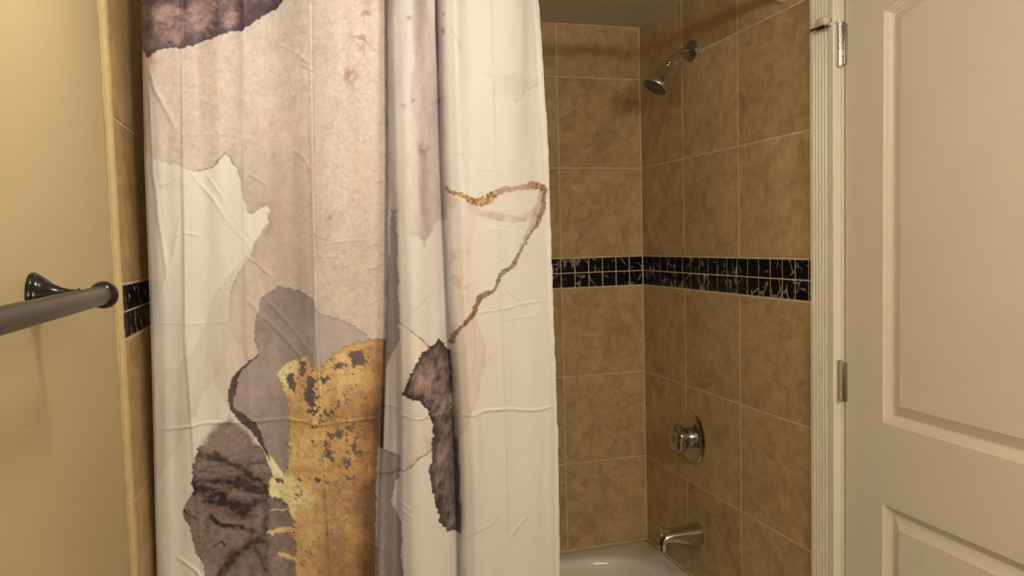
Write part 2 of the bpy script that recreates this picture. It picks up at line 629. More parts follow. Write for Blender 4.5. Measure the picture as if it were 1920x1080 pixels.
bm = lathe(bmesh.new(), h0, ax, [(0, .011), (.001, .0145), (.010, .0175), (.026, .0230), (.042, .0295), (.055, .0360), (.062, .0396), (.064, .0418), (.0725, .0425), (.0755, .0415), (.0762, .039)], 48)
bell = obj('bell', bm, M['chrome'], sh, 40)
bm = lathe(bmesh.new(), h0, ax, [(.0757, .0385), (.0775, .0360), (.0782, .0250), (.0772, .0235), (.0772, .013), (.0786, .012), (.0788, .002)], 40)
plate = obj('nozzle_plate', bm, M['nozzle'], bell, 40)

for o in [sh] + list(sh.children_recursive):
    if o.type == 'MESH':
        for v in o.data.vertices:
            v.co -= Vector((0, sy, 2.057))

vy, vz = -.333, .856
bm = lathe(bmesh.new(), (-.0005, vy, vz), (-1, 0, 0), [(0, .083), (.0025, .0835), (.006, .080), (.009, .068), (.010, .034), (.014, .031), (.016, .026)], 56)
valve = tag(obj('shower_valve', bm, M['chrome'], None, 40), 'round chrome valve plate with a lobed knob above the spout', 'shower valve')
valve.data.name = 'escutcheon'
bm = lathe(bmesh.new(), (-.012, vy, vz), (-1, 0, 0), [(0, .030), (.002, .035), (.016, .0345), (.018, .031), (.020, .026), (.026, .026)], 40)
obj('sleeve', bm, M['chrome'], valve, 40)
lob = lambda th, h: 1 + .11 * math.cos(5 * th + .9)
bm = lathe(bmesh.new(), (-.034, vy, vz), (-1, 0, 0), [(0, .030), (.002, .038), (.005, .041), (.022, .042), (.028, .040), (.032, .034), (.0335, .014)], 72, True, lob)
knob = obj('knob', bm, M['chrome'], valve, 40)
bm = lathe(bmesh.new(), (-.067, vy, vz), (-1, 0, 0), [(0, .012), (.0015, .0125), (.0025, .009)], 28)
obj('cap', bm, M['chrome_dark'], knob, 40)

py_, pz_ = -.365, .553
bm = bmesh.new()
# cross-sections: centre x, centre z, half-width, half-height, tilt of the section plane
secs = [(-.0005, .553, .0335, .0345, 0), (-.004, .553, .0345, .0355, 0), (-.010, .553, .034, .035, 0), (-.040, .5555, .0325, .029, .02), (-.070, .560, .030, .0235, .06), (-.095, .5615, .0275, .020, .2),
        (-.113, .5590, .0255, .0185, .55), (-.1235, .5515, .024, .0165, 1.0), (-.1265, .540, .023, .0155, 1.45), (-.1270, .5245, .0225, .015, 1.57)]
LP = []
for (x, z, hw, hh, ti) in secs:
    lp = []
    for i in range(36):
        th = 2 * math.pi * i / 36
        c, s = math.cos(th), math.sin(th)
        c, s = math.copysign(abs(c) ** .8, c), math.copysign(abs(s) ** .8, s)
        lp.append(bm.verts.new((x - hh * s * math.sin(ti), py_ + hw * c, z + hh * s * math.cos(ti))))
    LP.append(lp)
for A, B in zip(LP, LP[1:]):
    for i in range(36):
        j = (i + 1) % 36
        bm.faces.new((A[i], A[j], B[j], B[i]))
bm.faces.new(LP[0][::-1])
spout = tag(obj('tub_spout', bm, M['chrome'], None, 50), 'chrome tub spout with a pull-up diverter over the tub rim', 'tub spout')
spout.data.name = 'spout_body'
bm = lathe(bmesh.new(), (-.1270, py_, .5275), (0, 0, -1), [(0, .0155), (.0045, .0155), (.005, .0125), (.001, .012)], 28)
obj('outlet', bm, M['chrome_dark'], spout, 40)
bm = lathe(bmesh.new(), (-.1310, py_, .565), (0, 0, 1), [(0, .0032), (.022, .0032), (.0235, .0075), (.027, .0085), (.029, .007), (.030, .003)], 24)
obj('diverter_knob', bm, M['chrome'], spout, 40)

# ------------------------------------------------------------------ towel bar on the left wall
WX = X0 - .009
ty, tz = -1.383, 1.435
tb = empty('towel_bar', (WX, ty, tz))
tag(tb, 'dark bronze towel bar with flared black post on the yellow wall', 'towel bar')


def tpart(name, bm, mat, smooth, parent=None):
    o = obj(name, bm, mat, parent or tb, smooth)
    for v in o.data.vertices:
        v.co -= Vector((WX, ty, tz))
    return o


for yy in (ty, ty - .61):
    bm = lathe(bmesh.new(), (WX - .0005, yy, tz), (1, 0, 0), [(0, .0315), (.004, .032), (.0065, .0305), (.0075, .0288), (.010, .0285), (.012, .0262), (.0135, .0255), (.017, .0225), (.024, .0165), (.033, .0118), (.042, .0092), (.050, .0082),
                                                          (.0515, .0096), (.0535, .0096), (.055, .0080), (.062, .0070), (.070, .0075)], 44)
    post = tpart('post', bm, M['black'], 50)
    bm = ball(bmesh.new(), (WX + .080, yy, tz), .0178, 32, 20)
    tpart('ball_end', bm, M['black'], 180, post)
bm = tube(bmesh.new(), [(WX + .080, ty - .008, tz), (WX + .080, ty - .602, tz)], .0122, 36)
tpart('bar', bm, M['bar'], 50)

# ------------------------------------------------------------------ curtain rod
RY, RZ = -.815, 2.092
bm = tube(bmesh.new(), [(X0 + .002, RY, RZ), (-.002, RY, RZ)], .0127, 28)
rod = tag(obj('shower_curtain_rod', bm, M['chrome'], None, 40), 'chrome curtain rod spanning the tub alcove under the ceiling', 'curtain rod')
rod.data.name = 'rod'
for xx, dr in ((-.0005, -1), (X0 + .0005, 1)):
    bm = lathe(bmesh.new(), (xx, RY, RZ), (dr, 0, 0), [(0, .029), (.003, .030), (.012, .027), (.018, .019), (.022, .0155), (.03, .0155)], 36)
    obj('end_flange', bm, M['trim'], rod, 40)

# ------------------------------------------------------------------ lamps (above and behind the picture)
bm = ball(bmesh.new(), CEILING_LAMP_POS, .060, 20, 12)
cl = empty('ceiling_lamp', (CEILING_LAMP_POS[0], CEILING_LAMP_POS[1], Z_CEIL))
tag(cl, 'frosted globe ceiling lamp near the yellow wall', 'lamp')
o = obj('globe', bm, emit_mat('ceiling_lamp_glow', CEILING_LAMP_EMIT), cl, 180)
for v in o.data.vertices:
    v.co -= Vector((CEILING_LAMP_POS[0], CEILING_LAMP_POS[1], Z_CEIL))
bm = lathe(bmesh.new(), (0, 0, 0), (0, 0, -1), [(0, .075), (.012, .073), (.025, .05), (.032, .03), (.10, .03), (.108, .04), (.112, .04)], 32)
obj('canopy', bm, M['chrome'], cl, 40)
vn = empty('vanity_lamp', (VANITY_POS[1][0], YF, VANITY_POS[1][2]))
tag(vn, 'three-globe vanity lamp on the wall opposite the tub', 'lamp')
vm = emit_mat('vanity_glow', VANITY_EMIT)
r0 = Vector((VANITY_POS[1][0], YF, VANITY_POS[1][2]))
bm = box(bmesh.new(), -.42, .42, .0005, .03, -.05, .05, .006)
obj('backplate', bm, M['chrome'], vn, 40)
for p in VANITY_POS:
    bm = ball(bmesh.new(), Vector(p) - r0, .055, 20, 12)
    obj('globe', bm, vm, vn, 180)
    bm = lathe(bmesh.new(), (p[0] - r0.x, .028, 0), (0, 1, 0), [(0, .03), (.04, .03), (.06, .022)], 24)
    obj('socket', bm, M['chrome'], vn, 40)


# ------------------------------------------------------------------ printed shower curtain
# The print was measured off the photograph in picture units; CUR() turns a point of
# the cloth plane (x, z at y = CY) into those units so that measured outlines can be used.
CY = -.80


def CUR(X, Z, Y=CY):
    v = (X - CAM[0], Y - CAM[1], Z - CAM[2])
    a = v[0] * RX[0] + v[1] * RX[1] + v[2] * RX[2]
    b = v[0] * UX[0] + v[1] * UX[1] + v[2] * UX[2]
    c = v[0] * FX[0] + v[1] * FX[1] + v[2] * FX[2]
    return 960 + FPX * a / c, 540 - FPX * b / c


def UNCUR(px, py, Y=CY):
    d = [(px - 960) / FPX * RX[k] - (py - 540) / FPX * UX[k] + FX[k] for k in range(3)]
    t = (Y - CAM[1]) / d[1]
    return CAM[0] + t * d[0], CAM[2] + t * d[2]


rng = np.random.default_rng(11)
LAT = rng.random((512, 512)).astype(np.float32)


def vnoise(x, y):
    xi = np.floor(x).astype(np.int64); yi = np.floor(y).astype(np.int64)
    fx = (x - xi).astype(np.float32); fy = (y - yi).astype(np.float32)
    fx = fx * fx * (3 - 2 * fx); fy = fy * fy * (3 - 2 * fy)
    a = LAT[yi % 512, xi % 512]; b = LAT[yi % 512, (xi + 1) % 512]
    c = LAT[(yi + 1) % 512, xi % 512]; d = LAT[(yi + 1) % 512, (xi + 1) % 512]
    return (a * (1 - fx) + b * fx) * (1 - fy) + (c * (1 - fx) + d * fx) * fy


def fbm(x, y, s, o=4, sd=0, g=.55):
    """-1..1 fractal noise with cell size s picture units"""
    r = 0; amp = 1; tot = 0
    for k in range(o):
        r = r + amp * (vnoise(x / s + 17.3 * k + sd * 31.7, y / s + 9.1 * k + sd * 13.9) * 2 - 1)
        tot += amp; amp *= g; s = s / 2
    return r / tot * 1.6


def sstep(a, b, x):
    t = np.clip((x - a) / (b - a), 0, 1)
    return t * t * (3 - 2 * t)


def seg_dist(px, py, a, b):
    dx, dy = b[0] - a[0], b[1] - a[1]
    t = np.clip(((px - a[0]) * dx + (py - a[1]) * dy) / (dx * dx + dy * dy + 1e-9), 0, 1)
    return np.hypot(px - a[0] - t * dx, py - a[1] - t * dy), t


def sdist(px, py, poly):
    """signed distance, positive inside"""
    d = np.full(px.shape, 1e9, np.float32); ins = np.zeros(px.shape, bool)
    n = len(poly)
    for i in range(n):
        a, b = poly[i], poly[(i + 1) % n]
        d = np.minimum(d, seg_dist(px, py, a, b)[0])
        if a[1] != b[1]:
            cr = ((a[1] > py) != (b[1] > py)) & (px < (b[0] - a[0]) * (py - a[1]) / (b[1] - a[1]) + a[0])
            ins ^= cr
    return np.where(ins, d, -d)


def pdist(px, py, pts):
    """distance to a polyline and 0..1 run along it"""
    d = np.full(px.shape, 1e9, np.float32); run = np.zeros(px.shape, np.float32)
    n = len(pts) - 1
    for i in range(n):
        q, t = seg_dist(px, py, pts[i], pts[i + 1])
        m = q < d
        d = np.where(m, q, d); run = np.where(m, (i + t) / n, run)
    return d, run


HI = np.array([230., 216., 198.]); LO = np.array([196., 182., 170.])


def lin(c):
    c = np.asarray(c, float) / 255
    return np.where(c <= .04045, c / 12.92, ((c + .055) / 1.055) ** 2.4)


PAPER = np.array([.80, .772, .758])


def ink(c, ref):
    return lin(c) / lin(ref) * PAPER


def paint(px, py):
    sh = px.shape
    col = np.empty(sh + (3,), np.float32)
    col[:] = PAPER
    fib = fbm(px, py, 6, 3, 5)
    w1 = fbm(px, py, 26, 4, 1); w2 = fbm(px, py, 26, 4, 2)
    f1 = fbm(px, py, 5, 2, 3); f2 = fbm(px, py, 5, 2, 4)
    big = fbm(px, py, 90, 5, 6); med = fbm(px, py, 30, 5, 7); sm = fbm(px, py, 9, 4, 8)

    def blend(mask, c):
        nonlocal col
        if np.ndim(c) == 1:
            c = np.broadcast_to(np.asarray(c, np.float32), col.shape)
        col = col * (1 - mask[..., None]) + c * mask[..., None]

    def shape(poly, warp=3.0, fine=1.4, soft=.9):
        xs = [p[0] for p in poly]; ys = [p[1] for p in poly]
        sd = np.full(sh, -99., np.float32)
        m = (px > min(xs) - 30) & (px < max(xs) + 30) & (py > min(ys) - 30) & (py < max(ys) + 30)
        if m.any():
            sd[m] = sdist(px[m] + warp * w1[m] + fine * f1[m], py[m] + warp * w2[m] + fine * f2[m], poly)
        return sd, sstep(-soft, soft, sd)

    def wash(poly, c, ref, mott=.12, edge=.25, ew=3., op=1., warp=3., fine=1.4, soft=.9, n=None):
        sd, m = shape(poly, warp, fine, soft)
        nz = (.6 * med + .5 * sm) if n is None else n
        c = ink(c, ref) * np.clip(1 + mott * nz - edge * np.exp(-np.abs(sd) / ew), .15, 1.6)[..., None]
        blend(m * op, c)
        return sd, m

    def line(pts, wd, c, ref, op=1., warp=2.5, fine=1., wfun=None):
        xs = [p[0] for p in pts]; ys = [p[1] for p in pts]
        m = (px > min(xs) - 25) & (px < max(xs) + 25) & (py > min(ys) - 25) & (py < max(ys) + 25)
        k = np.zeros(sh, np.float32); run = np.zeros(sh, np.float32); dd = np.full(sh, 99., np.float32)
        if m.any():
            d, r = pdist(px[m] + warp * w1[m] + fine * f1[m], py[m] + warp * w2[m] + fine * f2[m], pts)
            wv = wd if wfun is None else wd * wfun(r)
            k[m] = 1 - sstep(wv - .8, wv + .8, d); run[m] = r; dd[m] = d
        blend(k * op, ink(c, ref) * np.clip(1 + .25 * sm, .4, 1.5)[..., None])
        return k, run, dd

    # ---- big blush wash over the left two thirds
    blush = [(262, 70), (262, 282), (280, 292), (300, 300), (322, 309), (347, 313), (366, 319), (392, 314), (408, 304), (424, 287),
             (436, 300), (446, 316), (450, 340), (456, 372), (464, 398), (469, 403), (484, 391), (497, 384), (506, 392), (501, 415), (490, 437), (478, 456),
             (470, 482), (454, 506), (441, 522), (433, 555), (428, 610), (470, 690), (560, 700), (727, 690), (727, -60), (262, -60)]
    n0 = .5 * big + .55 * med + .35 * sm
    n0 = n0 + .55 * fbm(px, py, 4, 2, 101)
    sd, m = wash(blush, (212, 192, 172), HI, .15, .2, 2.2, n=n0)
    vein = np.exp(-np.abs(fbm(px + 9 * w1, py + 9 * w2, 48, 3, 111)) / .035) * sstep(-.1, .5, fbm(px, py, 80, 2, 112))
    blend(vein * m * .30, ink((160, 130, 120), HI))
    # rose tint in pools and along veins, then fold shade over the middle band
    v = np.clip(1 - np.abs((px - 470) - (265 - py) * .95 + 22 * w1) / 10, 0, 1) * (py > 150) * (py < 300)
    blend(m * .28 * v, ink((168, 140, 128), HI))
    tint = sstep(.05, .8, med * .8 + .4 * big) * m
    blend(tint * .5, ink((196, 168, 150), HI))
    reg = sstep(450, 480, px) * (1 - sstep(588, 592, px)) * sstep(150, 330, py + 40 * w1) * m
    blend(reg * .38, ink((182, 158, 142), HI))  # darker print tone mixed with painted fold shade, cut off at the crease
    sdl, _ = shape([(424, 270), (470, 255), (520, 300), (500, 380), (455, 402), (440, 330)], 6, 2)
    blend(np.exp(-np.abs(sd) / 16) * m * sstep(400, 440, px) * (1 - sstep(520, 560, px)) * sstep(250, 290, py) * .45 * np.clip(.6 + med, 0, 1), ink((150, 118, 112), HI))
    line([(368, 318), (392, 314), (408, 304), (424, 287)], .9, (90, 62, 60), HI, .8)
    line([(430, 290), (442, 312)], .8, (70, 48, 48), HI, .8)
    line([(470, 402), (498, 384)], .9, (80, 55, 52), HI, .7)
    line([(500, 400), (508, 420), (498, 440)], 2.5, (160, 130, 122), HI, .5)
    # specks
    spk = sstep(.62, .85, fbm(px, py, 10, 3, 21)) * m
    blend(spk * .22, ink((158, 122, 118), HI))
    for (x, y, r) in ((678, 75, 16), (690, 105, 16), (655, 140, 14), (672, 160, 12), (688, 20, 18), (622, 410, 8)):
        g = np.exp(-((px - x) ** 2 + (py - y) ** 2) / (r * r)) * sstep(.05, .4, fbm(px, py, 11, 4, 23))
        blend(g * .75, ink((158, 108, 104), HI))

    # ---- pale lilac wash, lower left
    sd, m = shape([(441, 505), (433, 555), (428, 640), (420, 680), (399, 714), (385, 728), (374, 752), (362, 782), (342, 818), (326, 850), (312, 872), (296, 900), (250, 900), (250, 700), (330, 690), (372, 640), (400, 560), (430, 510)], 4, 1.2)
    fade = sstep(285, 400, px + .25 * (py - 700)) * .6 + .4
    blend(m * .62 * fade, ink((188, 171, 160), (205, 192, 180)) * (1 + .06 * sm - .12 * np.exp(-np.abs(sd) / 2))[..., None])
    sd, m = shape([(424, 600), (405, 690), (398, 716), (430, 772), (470, 790), (480, 700), (500, 560), (470, 470), (445, 530)], 4, 1)
    blend(m * .7, ink((186, 168, 154), (205, 192, 180)) * (1 + .05 * sm)[..., None])
    sd, m = shape([(276, 345), (300, 356), (345, 350), (345, 330), (300, 320), (276, 300)], 4, 1)
    blend(m * .25, ink((205, 188, 176), HI))
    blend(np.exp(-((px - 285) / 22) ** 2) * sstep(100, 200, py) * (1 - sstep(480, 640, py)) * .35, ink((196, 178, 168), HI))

    # ---- dark plum cloud, top left
    plum = [(240, -60), (536, -60), (531, 0), (524, 8), (519, 17), (505, 24), (494, 31), (478, 40), (463, 51), (455, 58), (447, 60), (436, 58), (420, 64), (400, 72), (380, 78), (362, 84), (350, 87), (338, 91), (322, 89), (308, 93), (296, 95), (286, 103), (278, 109), (271, 96), (262, 83), (240, 70)]
    sd, m = shape(plum, 2.2, 1.6, .8)
    c0, c1, c2 = ink((74, 52, 58), HI), ink((112, 86, 84), HI), ink((156, 126, 114), HI)
    t = .5 + .45 * (med * .9 + .55 * sm + .5 * big)
    for (x, y, rx_, ry_, a) in ((315, 45, 32, 34, .55), (385, 35, 26, 34, .6), (432, 22, 14, 26, .7), (437, 44, 14, 9, .4), (277, 40, 9, 60, -.45), (350, 80, 14, 14, -.3), (410, 45, 9, 22, -.5), (452, 35, 5, 40, -.5), (490, 10, 40, 30, -.25), (345, 10, 12, 14, -.3), (300, 0, 40, 10, -.2)):
        t = t + a * np.exp(-((px - x) / rx_) ** 2 - ((py - y) / ry_) ** 2)
    t = t + .28 * fbm(px, py, 6, 3, 113) - .35 * np.exp(-np.abs(fbm(px + 6 * w1, py + 6 * w2, 26, 3, 114)) / .06)
    t = t - .75 * np.exp(-np.clip(sd, 0, 99) / 8)
    t = np.clip(t, 0, 1.25)
    c = np.where((t < .5)[..., None], c0 + (c1 - c0) * (t * 2)[..., None], c1 + (c2 - c1) * ((t - .5) * 2)[..., None])
    c = c * np.clip(1 - .55 * np.exp(-np.clip(sd, 0, 99) / 2.2), .3, 1)[..., None]
    blend(m, c)

    # ---- grey mauve cloud in the middle
    mauve = [(487, 560), (480, 600), (478, 640), (483, 662), (472, 674), (458, 688), (446, 702), (438, 722), (429, 742), (427, 756), (434, 772), (447, 790), (470, 808), (490, 832), (502, 852), (512, 876), (533, 902), (538, 878), (560, 800), (560, 720),
             (597, 700), (640, 660), (692, 640), (690, 632), (664, 613), (632, 599), (597, 588), (588, 562), (562, 543), (522, 536), (500, 547)]
    sd, m = wash(mauve, (134, 116, 110), LO, .20, .22, 2.2, n=.5 * med + .6 * sm + .4 * fbm(px, py, 4, 2, 102))
    r = sstep(588, 592, px)
    blend(m * r * .38, ink((190, 172, 160), LO))  # lighter past the crease: paler wash with fold lighting put into the ink
    blend(m * sstep(470, 560, px) * (1 - r) * sstep(640, 560, py) * .25, ink((112, 94, 90), LO))  # mauve darkened up to the crease, fold shade put into the ink
    blend(m * (1 - r) * np.exp(-((px - 470) / 40) ** 2 - ((py - 720) / 40) ** 2) * .3, ink((172, 152, 138), LO))
    line([(597, 588), (632, 599), (664, 613), (690, 631)], .8, (110, 84, 76), LO, .6)
    # ink-dark rim on its left side
    wf = lambda q: .25 + 1.3 * np.exp(-((q - .30) / .13) ** 2) + 1.5 * np.exp(-((q - .66) / .16) ** 2)
    line([(483, 664), (458, 688), (444, 706), (435, 730), (431, 750), (436, 768), (452, 784), (474, 800), (489, 822), (500, 848), (507, 862)], 5.2, (50, 34, 32), LO, .95, 2.5, 1.6, wf)

    # ---- dark brown stone, lower left
    stone = [(428, 774), (412, 786), (396, 798), (380, 818), (371, 838), (367, 852), (361, 872), (363, 890), (358, 905), (364, 918), (358, 932), (349, 946), (342, 960), (344, 976), (356, 992), (360, 1012), (366, 1034), (380, 1060), (384, 1082), (384, 1200), (600, 1200), (600, 1000), (545, 940), (512, 900), (503, 872), (498, 852), (487, 830), (472, 808), (448, 790)]
    sd, m = shape(stone, 2.5, 2.0)
    t = .42 + .22 * med + .22 * sm
    ang = px * .35 + py * .94
    stre = np.zeros(sh, np.float32)
    for pts, wd, a in (([(372, 848), (410, 858), (445, 872), (480, 898), (503, 915)], 7, .9), ([(362, 902), (410, 902), (455, 912), (500, 925)], 8, .8), ([(366, 918), (400, 925), (450, 950), (490, 940)], 12, .9),
                       ([(398, 935), (430, 945), (460, 958)], 17, 1.), ([(395, 968), (412, 984), (450, 988), (480, 996)], 5, .9), ([(415, 1075), (440, 1045), (468, 1020), (490, 1012)], 9, .9), ([(455, 905), (500, 920)], 14, .9),
                       ([(440, 905), (470, 870), (500, 865)], 3, .5), ([(343, 960), (370, 976)], 2, .8), ([(398, 1022), (416, 1014), (424, 1022)], 1.8, .9), ([(480, 1030), (500, 1070)], 5, .6), ([(500, 1080), (500, 1000), (495, 940)], 7, .45)):
        d, q = pdist(px + 5 * w1 + 2 * f1, py + 5 * w2 + 2 * f2, pts)
        stre = np.maximum(stre, a * np.exp(-(d / wd) ** 2) * np.clip(1 + .7 * sm, .3, 1.4))
    comb = sstep(.1, .7, fbm(px * .35 - py * .1, py * 1.6, 7, 3, 31)) * np.exp(-((py - 905 - .12 * (px - 400)) / 40) ** 2)
    stre = np.maximum(stre, .55 * comb)
    stre = np.clip(stre * (1.35 + .55 * fbm(px * .5, py * 1.5, 8, 4, 104)) - .06, 0, 1) * sstep(800, 830, py)
    t = np.clip(t + .12 * np.exp(-((px - 415) / 40) ** 2 - ((py - 825) / 25) ** 2), 0, 1)
    t = np.clip(t + .20 * fbm(px, py, 5, 3, 103), 0, 1.2)
    c = ink((84, 65, 62), LO) + (ink((142, 118, 110), LO) - ink((84, 65, 62), LO)) * t[..., None]
    c = c * (1 - stre[..., None]) + ink((42, 26, 25), LO) * stre[..., None]
    c = c * np.clip(1 - .35 * np.exp(-np.clip(sd, 0, 99) / 1.8), .3, 1)[..., None]
    blend(m * sstep(-2, 14, sd + 12 * (py > 835)), c)

    # ---- gold leaf
    gold = [(519, 702), (523, 692), (534, 683), (548, 675), (562, 672), (575, 666), (581, 680), (586, 692), (598, 692), (612, 678), (626, 664), (640, 654), (656, 645), (672, 641), (690, 637), (740, 636), (740, 1200), (556, 1200),
            (556, 1076), (553, 1046), (558, 1034), (549, 1012), (544, 996), (552, 984), (544, 962), (536, 940), (524, 934), (507, 932), (505, 915), (506, 900), (514, 890), (524, 893), (530, 900), (537, 892), (541, 860), (542, 800), (541, 770), (535, 742), (528, 720)]
    sd, m = shape(gold, 1.8, 2.2, .7)
    s4x = np.interp(py, FY, F['s4'])
    m = m * (1 - sstep(.5, 2.5, px - s4x))
    g1, g2, g3, g4 = ink((202, 184, 134), LO), ink((186, 149, 98), LO), ink((144, 104, 62), LO), ink((80, 48, 26), LO)
    t = .42 + .16 * big + .14 * med + .08 * sm
    t = t + .30 * sstep(590, 625, px) * sstep(690, 780, py) + .75 * np.clip((px - 660 + .06 * (py - 640)) / 60, 0, 1) ** 1.6
    t = t + .22 * sstep(1000, 1080, py) * sstep(610, 640, px) - .10 * np.exp(-((px - 650) / 40) ** 2 - ((py - 730) / 40) ** 2)
    t = t + .18 * np.exp(-((py - 775) / 25) ** 2) * sstep(595, 620, px) + .2 * np.exp(-((px - 565) / 25) ** 2 - ((py - 770) / 60) ** 2)
    t = t - .5 * (1 - sstep(545, 565, px)) * (1 - sstep(720, 750, py)) - .45 * (1 - sstep(540, 560, px)) * sstep(880, 900, py) * (1 - sstep(1000, 1030, py))
    t = t - .4 * np.exp(-((px - 570) / 22) ** 2 - ((py - 935) / 30) ** 2)
    t = np.clip(t, 0, 1.5)
    c = np.where((t < .4)[..., None], g1 + (g2 - g1) * np.clip(t / .4, 0, 1)[..., None], np.where((t < .9)[..., None], g2 + (g3 - g2) * ((t - .4) / .5)[..., None], g3 + (g4 - g3) * np.clip((t - .9) / .5, 0, 1)[..., None]))
    gr = fbm(px, py, 3.2, 2, 41)
    c = c * np.clip(1 + .17 * gr + .12 * fbm(px, py, 12, 3, 44), .45, 1.6)[..., None]
    blend(m, c)
    blend(m * np.exp(-np.clip(sd, 0, 99) / 1.2) * .75 * (sm > -.6), ink((84, 56, 40), LO))
    # mauve showing through flaked leaf
    fl = fbm(px, py, 7, 4, 43)
    dens = np.full(sh, -.85, np.float32)
    for (x, y, rx_, ry_, a) in ((672, 672, 16, 12, 2.2), (637, 687, 13, 7, 1.5), (608, 712, 14, 10, 1.2), (582, 740, 13, 42, 1.45), (545, 712, 9, 14, 1.6), (552, 732, 5, 14, 1.2), (568, 695, 8, 16, 1.2), (604, 792, 10, 14, 1.0), (584, 806, 9, 14, .75), (634, 815, 12, 13, 1.1), (668, 845, 14, 14, .95), (615, 842, 12, 16, .95),
                            (655, 870, 12, 14, .9), (600, 860, 10, 14, .7), (640, 895, 28, 16, .55), (565, 905, 7, 8, .7), (598, 902, 7, 6, .7), (560, 930, 4, 20, .6), (690, 860, 14, 40, .45), (550, 1015, 6, 22, .9), (524, 902, 7, 6, 1.2), (650, 760, 50, 60, .28), (640, 960, 50, 20, .2), (630, 720, 60, 30, .2), (615, 775, 14, 14, .75), (625, 835, 20, 26, .62), (662, 810, 20, 26, .55), (585, 770, 9, 30, .9), (650, 905, 16, 12, .5), (612, 900, 9, 9, .5), (640, 850, 40, 50, .4)):
        dens = np.maximum(dens, -.85 + a * np.exp(-((px - x) / rx_) ** 2 - ((py - y) / ry_) ** 2))
    k = sstep(.0, .14, dens + .15 + .80 * fl + .40 * gr) * m
    blend(k, ink((86, 68, 64), LO) * (1 + .3 * gr)[..., None])
    # pale slivers beside the leaf
    for p in ([(503, 850), (510, 858), (520, 874), (530, 884), (537, 902), (524, 892), (512, 878)],):
        wash(p, (214, 196, 150), LO, .05, .1, 1.5, warp=1, fine=1)
    for p in ([(500, 1000), (518, 990), (545, 986), (550, 992), (535, 998), (518, 999)], [(520, 1034), (540, 1038), (556, 1046), (556, 1052), (536, 1046), (522, 1042)]):
        wash(p, (196, 166, 108), LO, .1, .2, 1.5, warp=1, fine=1.6)
    line([(508, 956), (520, 956), (538, 954)], 1.4, (206, 184, 170), LO, .8, 1, 2)
    line([(502, 997), (514, 1000)], 1.6, (206, 184, 170), LO, .8, 1, 2)

    # ---- receding strip right of the leaf
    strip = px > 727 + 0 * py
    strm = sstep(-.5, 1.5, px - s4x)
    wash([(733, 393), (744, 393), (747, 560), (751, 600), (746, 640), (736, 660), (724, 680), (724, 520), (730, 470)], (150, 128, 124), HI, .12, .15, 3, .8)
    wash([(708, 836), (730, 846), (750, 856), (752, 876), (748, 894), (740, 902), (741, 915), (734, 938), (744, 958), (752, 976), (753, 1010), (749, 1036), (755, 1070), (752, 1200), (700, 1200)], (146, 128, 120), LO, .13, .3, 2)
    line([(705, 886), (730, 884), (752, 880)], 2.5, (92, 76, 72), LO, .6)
    wash([(752, 782), (806, 778), (812, 800), (812, 842), (798, 852), (784, 862), (772, 876), (760, 882), (750, 878)], (196, 176, 164), LO, .10, .30, 2, .9)
    blend(np.exp(-((px - 800) / 14) ** 2 - ((py - 838) / 14) ** 2) * .5 * np.clip(.5 + sm, 0, 1), ink((130, 116, 112), LO))
    line([(812, 842), (798, 852), (784, 862), (772, 876), (760, 882), (748, 880)], 1.0, (70, 52, 50), LO, .8, 2, 1.5)

    # ---- second panel: vertical plum wash
    pl = [(727, -60), (845, -60), (845, 410), (838, 408), (822, 412), (812, 424), (806, 440), (797, 462), (790, 448), (775, 440), (760, 430), (742, 396), (727, 390)]
    p3 = sstep(-1, 1, px - np.interp(py, FY, F['s5']))
    sd, m = shape(pl, 5, 2, 3)
    m = m * (1 - p3)
    vert = fbm(px * 1.0, py * .16, 12, 4, 51)
    t = .10 + .30 * vert + .12 * sm
    t = t + .55 * np.exp(-((px - 789 - .02 * py) / 13) ** 2) + .16 * sstep(800, 830, px) - .2 * np.exp(-((px - 755) / 14) ** 2)
    t = t * (.75 + .25 * sstep(60, 300, py)) + .15 * np.exp(-np.clip(sd, 0, 99) / 8)
    blend(m * np.clip(t, 0, .85), ink((142, 110, 114), HI))
    blend(m * .30 * sstep(795, 835, px), ink((205, 172, 172), HI))
    blend(m * .25, ink((222, 196, 180), HI))
    for (x, y, r) in ((757, 198, 5), (775, 190, 6), (767, 33, 5), (822, 190, 6), (792, 280, 10)):
        blend(np.exp(-((px - x) ** 2 + (py - y) ** 2) / (r * r)) * .6 * np.clip(.6 + sm, 0, 1), ink((96, 74, 78), HI))
    # thin veins lower down
    line([(748, 603), (760, 614), (775, 624), (788, 634), (795, 640), (806, 652)], 1.3, (128, 92, 84), LO, .85, 1.5, 1)
    wash([(748, 604), (775, 626), (806, 652), (790, 680), (772, 702), (758, 722), (748, 720)], (208, 188, 172), LO, .05, .05, 3, .7)
    line([(755, 606), (790, 570), (815, 540)], .8, (190, 165, 150), HI, .5)

    # ---- dark feather
    fea = [(823, 632), (816, 643), (806, 650), (796, 657), (789, 664), (784, 678), (775, 692), (769, 706), (762, 718), (756, 730), (753, 739), (764, 748), (780, 750), (792, 758), (800, 768), (806, 785), (812, 800), (812, 830), (809, 850), (807, 880), (809, 900), (812, 915), (811, 925), (816, 940), (822, 958), (826, 962), (823, 980), (832, 986), (842, 996), (852, 993), (862, 998), (900, 998), (900, 690), (849, 690), (846, 668), (838, 652)]
    sd, m = shape(fea, 1.6, 2.4, .7)
    fst = fbm(px * .9 + py * .28, py * .22 - px * .2, 5, 4, 61)
